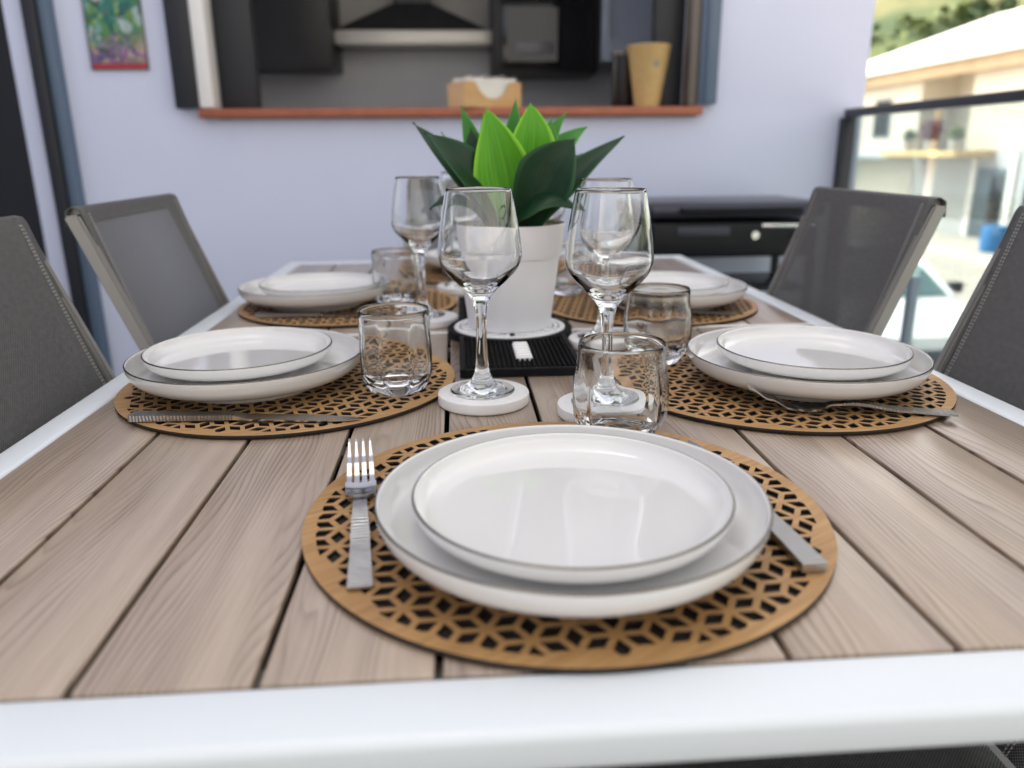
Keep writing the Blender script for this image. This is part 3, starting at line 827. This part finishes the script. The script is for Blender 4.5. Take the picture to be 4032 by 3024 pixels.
def leaf(base, ctrl, tip, width, face, mkey, cup=.35, wpos=.5, base_w=.45, tip_pow=1.0, twist=0, label=None):
    b_ = Vector(base); c_ = Vector(ctrl); t_ = Vector(tip); face = Vector(face).normalized()
    bm = BM(); uvl = bm.loops.layers.uv.new('UVMap'); n, m = 30, 10; grid = []
    for i in range(n + 1):
        t = i / n
        p = (1 - t) ** 2 * b_ + 2 * t * (1 - t) * c_ + t * t * t_
        tg = (2 * (1 - t) * (c_ - b_) + 2 * t * (t_ - c_)).normalized()
        fx = (Matrix.Rotation(twist * t, 3, tg) @ face) if twist else face
        side = tg.cross(fx).normalized(); nn = side.cross(tg).normalized()
        if t < wpos: q = t / wpos; wd = base_w + (1 - base_w) * (q * q * (3 - 2 * q))
        else:
            q = (t - wpos) / (1 - wpos); wd = max(0.012, (1 - q ** 2.0) ** (tip_pow) * (1 - .35 * q))
            if t > .94: wd *= max(.15, (1 - t) / .06) ** .6
        hw = width / 2 * wd
        row = []
        for j in range(m + 1):
            s = -1 + 2 * j / m
            v = p + side * hw * s + nn * (cup * hw * (s * s) + .0012 * math.sin(9 * t + s * 2))
            row.append((bm.verts.new(v), (j / m, t)))
        grid.append(row)
    for i in range(n):
        for j in range(m):
            q = [grid[i][j], grid[i][j + 1], grid[i + 1][j + 1], grid[i + 1][j]]
            f = bm.faces.new([z[0] for z in q])
            for lp, z in zip(f.loops, q): lp[uvl].uv = z[1]
    o = obj('leaf', bm, M[mkey], pp)
    so_ = o.modifiers.new('thickness', 'SOLIDIFY'); so_.thickness = .0012; so_.offset = 0
    if label: o['label'] = label
    return o
def P_(x, y, z): return (x + .004, y - 1.147, z - ZP)   # table space -> pot space
toward = (0, -1, .25)
# inner bright leaves
leaf(P_(.0, 1.135, .15), P_(-.012, 1.105, .245), P_(-.034, 1.125, .322), .084, (-.1, -1, .2), 'leaf_bright', cup=.30, wpos=.45, label='bright green upright leaf')
leaf(P_(.008, 1.15, .15), P_(.035, 1.128, .27), P_(.028, 1.145, .329), .074, (.25, -1, .2), 'leaf_bright', cup=.32, wpos=.52, label='bright green upright leaf')
leaf(P_(-.008, 1.16, .15), P_(-.045, 1.20, .255), P_(-.068, 1.20, .329), .040, (-.3, -1, .5), 'leaf_mid', wpos=.45)
leaf(P_(.0, 1.17, .15), P_(.005, 1.205, .26), P_(.012, 1.20, .339), .045, (0, -1, .3), 'leaf_mid', wpos=.4)
leaf(P_(-.01, 1.15, .15), P_(-.048, 1.165, .22), P_(-.055, 1.18, .297), .058, (-.45, -1, .4), 'leaf_dark', wpos=.55)
leaf(P_(.01, 1.16, .15), P_(.050, 1.165, .235), P_(.061, 1.17, .312), .056, (.3, -1, .4), 'leaf_mid', wpos=.5)
leaf(P_(.012, 1.17, .15), P_(.055, 1.19, .265), P_(.118, 1.20, .298), .050, (.3, -.8, .9), 'leaf_mid', wpos=.55, twist=-.2)
# outer dark leaves
leaf(P_(-.012, 1.13, .15), P_(-.050, 1.09, .245), P_(-.120, 1.10, .289), .072, (.35, -.75, .85), 'leaf_dark', wpos=.5, cup=.3)
leaf(P_(-.016, 1.15, .15), P_(-.070, 1.15, .235), P_(-.138, 1.17, .305), .060, (.5, -.7, .8), 'leaf_dark', wpos=.45)
leaf(P_(.010, 1.115, .15), P_(.040, 1.060, .238), P_(.080, 1.068, .279), .082, (-.10, -1, .35), 'leaf_dark', wpos=.55, cup=.28, base_w=.5)
leaf(P_(.018, 1.135, .15), P_(.075, 1.14, .225), P_(.168, 1.17, .284), .056, (-.25, -.75, .9), 'leaf_dark', wpos=.45, cup=.35)
leaf(P_(.004, 1.122, .158), P_(.024, 1.050, .240), P_(.085, 1.058, .187), .066, (.05, -.62, .9), 'leaf_dark', wpos=.45, cup=-.25)
leaf(P_(-.02, 1.14, .15), P_(-.07, 1.11, .235), P_(-.116, 1.10, .188), .044, (-.2, -.4, .9), 'leaf_dark', wpos=.5, cup=-.25)
leaf(P_(.004, 1.165, .15), P_(.030, 1.175, .255), P_(.085, 1.19, .318), .040, (.3, -1, .5), 'leaf_mid', wpos=.5)
leaf(P_(-.006, 1.165, .15), P_(-.030, 1.185, .25), P_(-.036, 1.19, .318), .042, (-.1, -1, .4), 'leaf_bright', wpos=.45)
leaf(P_(-.012, 1.155, .15), P_(-.060, 1.17, .225), P_(-.098, 1.19, .292), .044, (.3, -.8, .8), 'leaf_mid', wpos=.5)
leaf(P_(.02, 1.17, .15), P_(.07, 1.22, .22), P_(.12, 1.26, .26), .06, (.2, .8, .9), 'leaf_dark', wpos=.5)
leaf(P_(-.01, 1.18, .15), P_(-.05, 1.23, .22), P_(-.09, 1.27, .26), .06, (-.2, .8, .9), 'leaf_dark', wpos=.5)

# ---------------------------------------------------------------- chairs
def fabric_mesh(pts, w, name, hem=.018, flip=False):
    """ribbon of fabric following pts (x,z), width w along y, with hem attribute"""
    bm = BM(); uvl = bm.loops.layers.uv.new('UVMap'); hl = bm.verts.layers.float.new('hem')
    P = [Vector((p[0], p[1])) for p in pts]; acc = [0]
    for a, b_ in zip(P, P[1:]): acc.append(acc[-1] + (b_ - a).length)
    ys = [-w / 2, -w / 2 + hem - .0005, -w / 2 + hem + .0005] + [-w / 2 + w * k / 12 for k in range(1, 12)] + [w / 2 - hem - .0005, w / 2 - hem + .0005, w / 2]
    grid = []
    for p, s in zip(P, acc):
        row = []
        for y in ys:
            v = bm.verts.new((p.x, y, p.y)); v[hl] = 1.0 if (abs(y) > w / 2 - hem or s > acc[-1] - .02) else 0.0
            row.append((v, (y, s)))
        grid.append(row)
    for r0, r1 in zip(grid, grid[1:]):
        for i in range(len(ys) - 1):
            q = [r0[i], r0[i + 1], r1[i + 1], r1[i]]
            f = bm.faces.new([z[0] for z in q])
            for lp, z in zip(f.loops, q): lp[uvl].uv = z[1]
    return bm
def chair():
    """faces +x; origin on the floor below the seat; backrest line x = -.22 -.39 (z-.45)"""
    t = thing('sling_chair', '', 'chair', (0, 0, 0), 0, 'grey sling chairs around the table')
    w = .385
    bx = lambda z: -.22 - .39 * (z - .45)
    nrm = Vector((1, .39)).normalized()
    top = .928
    pts = [(bx(z) + .002 - .012 * math.sin(PI * (z - .45) / (top - .45)), z) for z in [.45 + (top - .45) * i / 16 for i in range(17)]]
    pts += [(bx(top) + .002 - .004, top + .006), (bx(top) + .002 - .013, top + .008), (bx(top) - .020, top + .002), (bx(top) - .022, top - .02)]
    bk = obj('backrest', fabric_mesh(pts, w, 'b'), M['fabric'], t)
    so_ = bk.modifiers.new('thickness', 'SOLIDIFY'); so_.thickness = .0014; so_.offset = -1
    # stitched seams
    for sy in (-1, 1):
        b = BM()
        for off in (.0170, .0212):
            for k in range(110):
                z0 = .45 + k * (top - .45) / 110; z1 = z0 + (top - .45) / 110 * .6
                cx = lambda z: bx(z) + .0034 - .012 * math.sin(PI * (z - .45) / (top - .45))
                y = sy * (w / 2 - off)
                q = [(cx(z0), y - .0004, z0), (cx(z0), y + .0004, z0), (cx(z1), y + .0004, z1), (cx(z1), y - .0004, z1)]
                lo = [b.verts.new((p[0] - .0008, p[1], p[2])) for p in q]; hi = [b.verts.new((p[0] + .0006, p[1], p[2])) for p in q]
                b.faces.new(hi)
                for i in range(4): b.faces.new((lo[i], lo[(i + 1) % 4], hi[(i + 1) % 4], hi[i]))
        obj('stitching', b, M['stitch'], bk, smooth=False)
    b = BM(); tube(b, [(bx(top) - .011, -w / 2 + .012, top - .004), (bx(top) - .011, w / 2 - .012, top - .004)], .0095, 12); obj('top_bar', b, M['frame_light'], t)
    for s in (-1, 1):
        b = BM(); y = s * (w / 2 - .002)
        # flat side rail: a bar swept along the back line
        for z0, z1 in ((.40, top - .002),):
            vs = []
            for z in (z0, z1):
                for dx in (-.001, -.022):
                    for dy in (-.007, .007): vs.append(b.verts.new((bx(z) + dx - .0005, y + dy, z + dx * .39 * .3)))
            for q in [(0, 1, 3, 2), (4, 5, 7, 6), (0, 1, 5, 4), (2, 3, 7, 6), (0, 2, 6, 4), (1, 3, 7, 5)]: b.faces.new([vs[i] for i in q])
        bmesh.ops.recalc_face_normals(b, faces=b.faces); bmesh.ops.bevel(b, geom=list(b.edges), offset=.003, segments=2, affect='EDGES')
        obj('back_rail', b, M['frame_light'], t)
        b = BM(); box(b, -.235, .225, y - .010, y + .010, .415, .440, .003); obj('seat_rail', b, M['frame_light'], t)
        b = BM(); tube(b, [(-.20, y, .414), (-.27, y, 0)], .012, 12); obj('leg', b, M['frame_light'], t)
        b = BM(); tube(b, [(.19, y, .414), (.225, y, 0)], .012, 12); obj('leg', b, M['frame_light'], t)
    b = BM(); tube(b, [(.205, -w / 2 + .02, .428), (.205, w / 2 - .02, .428)], .010, 12); obj('front_bar', b, M['frame_light'], t)
    st = obj('seat', fabric_mesh([(-.215 + .43 * i / 16, .444 - .012 * math.sin(PI * i / 16)) for i in range(17)] + [(.2245, .438), (.2265, .428)], w, 's'), M['fabric'], t)
    so_ = st.modifiers.new('thickness', 'SOLIDIFY'); so_.thickness = .0014; so_.offset = -1
    return t
ch = chair()
ch.location = (-.189, .790, 0); ch['label'] = 'grey sling chair on the left nearest the camera, with visible pale stitching'
dup(ch, (-.192, 1.322, 0), 0, 'grey sling chair on the left farther from the camera, against the pale wall')
dup(ch, (.208, .742, 0), PI, 'dark sling chair on the right nearest the camera, cut by the photo edge')
dup(ch, (.195, 1.282, 0), PI, 'dark see through sling chair on the right beside the black griddle')
dup(ch, (-.030, 1.80, 0), -PI / 2, 'grey sling chair at the far table end, seen through the wine glasses')

dup(ch, (.06, -.20, 0), PI / 2, 'added unseen grey sling chair behind the camera, shading the table front')  # extra chair out of view, added to shade the front face of the table

# ---------------------------------------------------------------- plancha on its cart
pl = thing('griddle', 'black outdoor gas griddle with lid and knob on a stand by the wall', 'griddle', (.86, 2.6, 0))
b = BM(); box(b, -.29, .29, 0, .36, .652, .775, .012, 3); obj('body', b, M['plancha'], pl)
b = BM(); box(b, -.305, .305, -.02, .38, .786, .838, .022, 4); obj('lid', b, mat('lid_enamel', (.035, .035, .055), .28), pl)
b = BM(); tube(b, [(-.2, -.05, .815), (.2, -.05, .815)], .009, 10); box(b, -.2, -.185, -.05, -.021, .808, .822); box(b, .185, .2, -.05, -.021, .808, .822); obj('lid_handle', b, M['plancha'], pl)
b = BM(); box(b, -.20, -.02, -.006, .0, .728, .757, .002); obj('panel', b, mat('panel_grey', (.055, .06, .08), .3, spec=.3), pl)
for xk in (.065, .215):
    b = BM(); lathe(b, [(0, 0), (.016, 0), (.016, .012), (.013, .018), (0, .018)], 24); k = obj('knob', b, M['chrome'], pl); k.rotation_euler = (PI / 2, 0, 0); k.location = (xk, -.0005, .728)
b = BM(); box(b, .09, .28, -.007, .0, .752, .764, .002); obj('trim_strip', b, M['chrome'], pl)
b = BM(); box(b, -.27, .27, .02, .34, .530, .548, .003); obj('shelf', b, M['plancha'], pl)
for sx in (-1, 1):
    for y in (.03, .33):
        b = BM(); box(b, sx * .285 - .013, sx * .285 + .013, y - .013, y + .013, 0, .651, .003); obj('leg', b, M['plancha'], pl)

# ---------------------------------------------------------------- outside: street, house, car, hill
GZ = -1.6
def hillz(x, y):
    d = max(0, (x * .62 + y * .80) - 34)
    z = GZ + .42 * d + 1.6 * math.sin(x * .11 + 1) * math.cos(y * .07) * min(1, d / 15)
    return min(z, 19 + .035 * d + 1.5 * math.sin(x * .07))
b = BM(); nx, ny = 70, 60; gv = []
for j in range(ny + 1):
    row = []
    for i in range(nx + 1):
        x = -120 + 340 * i / nx; y = -60 + 280 * j / ny
        row.append(b.verts.new((x, y, hillz(x, y) + (random.uniform(-.4, .4) if hillz(x, y) > GZ + .5 else 0))))
    gv.append(row)
for j in range(ny):
    for i in range(nx): b.faces.new((gv[j][i], gv[j][i + 1], gv[j + 1][i + 1], gv[j + 1][i]))
m = mat('hill_ground', (.2, .2, .1), .9); t = NT(m); c = t.coord(); sz = t.n('ShaderNodeSeparateXYZ'); t.l(c, sz.inputs[0])
hc = t.ramp(t.noise(c, .16, 5, .6), [(.38, (.028, .055, .014)), (.50, (.065, .088, .025)), (.60, (.13, .125, .05)), (.72, (.20, .165, .09))])
gc = t.ramp(t.noise(c, 1.2, 4), [(.3, (.36, .33, .29)), (.7, (.42, .39, .35))])
mx = t.n('ShaderNodeMix', data_type='RGBA'); t.l(t.math('GREATER_THAN', sz.outputs[2], GZ + .4), mx.inputs[0]); t.l(gc, mx.inputs[6]); t.l(hc, mx.inputs[7]); t.color(mx.outputs[2])
structure(obj('hillside', b, m))
# shrubs on the hill: an uncountable cover
b = BM(); rr = random.Random(11)
shrub_cols = []
for k in range(900):
    x = rr.uniform(5, 110); y = rr.uniform(22, 120)
    if hillz(x, y) < GZ + 1.0: continue
    if math.sin(x * .21 + 2) * math.cos(y * .17) + rr.uniform(-.7, .7) < -.1: continue
    s = rr.uniform(.7, 2.2); z = hillz(x, y)
    for q in range(46):
        u = rr.uniform(0, 2 * PI); v = rr.uniform(-.1, 1); rad = s * rr.uniform(.45, 1)
        h = math.sqrt(max(0, 1 - v * v)); p = Vector((x + rad * h * math.cos(u), y + rad * h * math.sin(u), z + rad * v * .85))
        a = Vector((rr.uniform(-1, 1), rr.uniform(-1, 1), rr.uniform(-1, 1))).normalized() * s * .23
        c2 = a.cross(Vector((rr.uniform(-1, 1), rr.uniform(-1, 1), rr.uniform(-1, 1)))).normalized() * s * .20
        f = b.faces.new([b.verts.new(p + a), b.verts.new(p + c2), b.verts.new(p - a), b.verts.new(p - c2)]); f.material_index = k % 3
sh = obj('hillside_shrubs', b, [noisy('shrub_green', (.035, .075, .018), (.075, .12, .03), .6, .8), noisy('shrub_olive', (.075, .11, .03), (.12, .15, .045), .6, .8), noisy('shrub_dark', (.025, .05, .018), (.045, .08, .025), .6, .8)], smooth=False)
sh['kind'] = 'stuff'; sh['label'] = 'green and olive shrubs covering the hillside'
# street kerb pavement
b = BM(); box(b, 11.8, 14.98, 0, 40, GZ - .05, GZ + .12, .01); structure(obj('pavement', b, noisy('pale_concrete', (.48, .45, .40), (.42, .39, .35), .8, .8)))

hs = thing('neighbour_house', 'cream two storey house with white roof and balcony across the street', 'house', (15, 0, GZ))
M['cream'] = noisy('cream_render', (.56, .53, .45), (.50, .47, .40), .5, .9)
M['house_grey'] = noisy('pale_grey_render', (.44, .45, .46), (.40, .41, .42), .5, .9)
HY0, HY1 = 6.0, 31.5
b = BM()
box(b, 0, 7, HY0, 23.0 - .02, 2.55, 5.05); box(b, 0, 7, 25.6, HY1, 0, 5.05)
box(b, 1.2, 7, 22.98, 25.6, 2.55, 5.05)
obj('wall', b, M['cream'], hs, smooth=False)
b = BM(); box(b, .02, 6.9, HY0, 25.598, 0, 2.548); obj('lower_wall', b, M['house_grey'], hs, smooth=False)
b = BM()
v = [b.verts.new(p) for p in [(-.7, HY0 - .6, 5.22), (-.7, HY1 + .6, 5.22), (3.4, HY1 - 4, 6.95), (3.4, HY0 + 2, 6.95), (7.6, HY0 - .6, 5.22), (7.6, HY1 + .6, 5.22), (-.7, HY0 - .6, 5.08), (-.7, HY1 + .6, 5.08), (7.6, HY0 - .6, 5.08), (7.6, HY1 + .6, 5.08)]]
for q in [(0, 1, 2, 3), (4, 3, 2, 5), (1, 5, 2), (0, 3, 4), (0, 6, 7, 1), (1, 7, 9, 5), (5, 9, 8, 4), (4, 8, 6, 0), (6, 8, 9, 7)]: b.faces.new([v[i] for i in q])
obj('roof', b, mat('white_roof', (.80, .79, .76), .7), hs, smooth=False)
b = BM(); box(b, -.35, -.02, HY0, HY1, 4.72, 5.06, .02); obj('eave_board', b, noisy('tan_eave', (.50, .40, .27), (.42, .33, .22), 2, .8), hs)
b = BM(); box(b, -1.2, -.002, 21.6, 25.5, 2.38, 2.54, .01); obj('balcony', b, noisy('ochre_slab', (.62, .42, .17), (.55, .37, .15), 2, .8), hs)
b = BM(); box(b, -.9, -.002, 25.6, 30.5, 2.30, 2.42, .01); obj('ledge', b, mat('blue_grey_ledge', (.30, .36, .40), .6), hs)
b = BM(); box(b, -.03, .018, 20.9, 22.2, .05, 2.05, .01); df = obj('door', b, mat('slate_door', (.09, .12, .15), .4), hs)
b = BM(); box(b, -.05, -.032, 21.0, 21.5, .5, 1.9, .01); obj('door_pane', b, M['black_gloss'], df)
b = BM(); box(b, -.06, .0, 22.25, 22.45, .0, 2.3); box(b, -.06, .0, 20.6, 20.85, 0, 2.5); obj('pilaster', b, mat('white_trim', (.74, .73, .70), .7), hs, smooth=False)
for y0, y1, z0, z1 in ((18.6, 20.2, .2, 2.2), (16.2, 17.8, .2, 2.2), (27.3, 28.4, 3.0, 4.3), (18.2, 19.6, 3.1, 4.3)):
    b = BM(); box(b, -.04, .016, y0, y1, z0, z1, .01); wf = obj('window', b, mat('window_frame_grey', (.16, .18, .2), .5), hs)
    b = BM(); box(b, -.045, -.041, y0 + .08, y1 - .08, z0 + .08, z1 - .08); obj('pane', b, M['black_gloss'], wf, smooth=False)
def leafclump(b, cx, cy, cz, s, n, rr):
    for q in range(n):
        d = Vector((rr.gauss(0, 1), rr.gauss(0, 1), rr.gauss(0, 1))).normalized() * s * rr.uniform(.3, 1)
        p = Vector((cx, cy, cz)) + d
        a = Vector((rr.uniform(-1, 1), rr.uniform(-1, 1), rr.uniform(-1, 1))).normalized() * s * .25
        c2 = a.cross(Vector((rr.uniform(-1, 1), rr.uniform(-1, 1), rr.uniform(-1, 1)))).normalized() * s * .2
        b.faces.new([b.verts.new(p + a), b.verts.new(p + c2), b.verts.new(p - a), b.verts.new(p - c2)])
for (y, s, col, lab) in ((22.4, .22, (.16, .20, .07), 'yellow green shrub in a pot at the near end of the balcony'), (23.6, .34, (.14, .08, .09), 'reddish purple flowering shrub in a pot on the balcony'), (24.8, .20, (.13, .18, .08), 'green shrub in a pot at the far end of the balcony')):
    pt = thing('balcony_plant', lab, 'potted plant', (14.3, y, GZ + 2.545), 0, 'potted shrubs on the neighbour balcony')
    b = BM(); lathe(b, [(0, 0), (.14, 0), (.19, .3), (.17, .3), (.16, .26), (0, .26)], 20); obj('pot', b, M['house_grey'], pt)
    b = BM(); leafclump(b, 0, 0, .3 + s * .8, s, 260, rr); obj('foliage', b, noisy('balcony_leaf', col, tuple(c_ * 1.5 for c_ in col), 6, .7), pt, smooth=False)
bn = thing('blue_barrel', 'bright blue barrel beside the neighbour\'s dark door', 'barrel', (13.2, 18.55, GZ + .121))
b = BM(); lathe(b, [(0, 0), (.26, 0), (.28, .03), (.30, .15), (.30, .42), (.28, .58), (.26, .60), (0, .60)], 28); obj('barrel_body', b, mat('blue_plastic', (.03, .17, .42), .45), bn)
b = BM(); lathe(b, [(0, .601), (.28, .601), (.28, .63), (.26, .65), (0, .65)], 28); obj('lid', b, mat('blue_lid', (.035, .19, .46), .45), bn)

def car():
    t = thing('parked_car', 'white car with teal tinted windscreen parked in the street', 'car', (4.85, 9.55, GZ))
    paint = mat('white_car_paint', (.78, .80, .80), .25, coat=.6)
    dark = mat('dark_trim', (.02, .02, .022), .5); tint = mat('teal_glass', (.09, .16, .17), .06, coat=.5)
    hw = .86
    # lower body: side outline lofted over the width with rounded shoulders
    prof = [(-2.05, .32), (-2.10, .55), (-2.02, .72), (-1.75, .84), (-1.0, .95), (1.55, .98), (1.95, .92), (2.05, .70), (2.02, .35)]
    sect = [(-1, .0), (-.98, .12), (-.90, .20)]
    b = BM(); rows = []
    for u, inset in ((-1.0, .10), (-.96, .03), (-.85, 0), (.85, 0), (.96, .03), (1.0, .10)):
        row = [b.verts.new((u * hw, y * (1 - inset * .15), .30 + (z - .30) * (1 - inset))) for y, z in prof]; rows.append(row)
    for a, c_ in zip(rows, rows[1:]):
        for i in range(len(prof)): b.faces.new((a[i], a[(i + 1) % len(prof)], c_[(i + 1) % len(prof)], c_[i]))
    b.faces.new(rows[0]); b.faces.new(rows[-1][::-1])
    obj('body', b, paint, t, angle=30)
    b = BM(); frustum(b, -.80, .80, -.98, 1.75, .965, -.62, .62, -.20, 1.30, 1.44); obj('cabin', b, tint, t, smooth=False)
    b = BM(); box(b, -.64, .64, -.24, 1.34, 1.435, 1.475, .018, 3); obj('roof', b, paint, t)
    b = BM()
    for sx in (-1, 1):
        tube(b, [(sx * .80, -.99, .96), (sx * .625, -.21, 1.445)], .035, 8); tube(b, [(sx * .80, 1.75, .965), (sx * .625, 1.31, 1.445)], .04, 8); tube(b, [(sx * .81, .45, .965), (sx * .635, .5, 1.445)], .035, 8)
    obj('pillars', b, paint, t)
    for sx in (-1, 1):
        b = BM(); box(b, sx * .70 - .14, sx * .70 + .14, -2.10, -1.90, .60, .74, .03, 3); obj('headlight', b, mat('lamp_lens', (.5, .52, .52), .1), t)
        b = BM(); box(b, sx * .98 - .09, sx * .98 + .09, -.80, -.68, .95, 1.08, .03, 3); obj('wing_mirror', b, dark, t)
        for y in (-1.35, 1.3):
            b = BM(); lathe(b, [(.0, -.09), (.20, -.09), (.29, -.10), (.32, -.07), (.32, .07), (.29, .10), (.20, .09), (0, .09)], 28); wh = obj('wheel', b, dark, t); wh.rotation_euler = (0, PI / 2, 0); wh.location = (sx * .80, y, .32)
    b = BM(); box(b, -.50, .50, -2.125, -2.03, .40, .60, .02); obj('grille', b, dark, t)
    return t
car()

# ---------------------------------------------------------------- render settings
S.render.engine = 'CYCLES'
cy = S.cycles
cy.use_denoising = True
try: cy.denoiser = 'OPENIMAGEDENOISE'
except Exception: pass
cy.max_bounces = 18; cy.transmission_bounces = 16; cy.glossy_bounces = 8; cy.diffuse_bounces = 5; cy.transparent_max_bounces = 16
cy.caustics_refractive = True; cy.caustics_reflective = False
cy.sample_clamp_indirect = 6; cy.blur_glossy = .5
vs = S.view_settings; vs.view_transform = 'Standard'; vs.look = 'None'; vs.gamma = 1; vs.exposure = 1.75
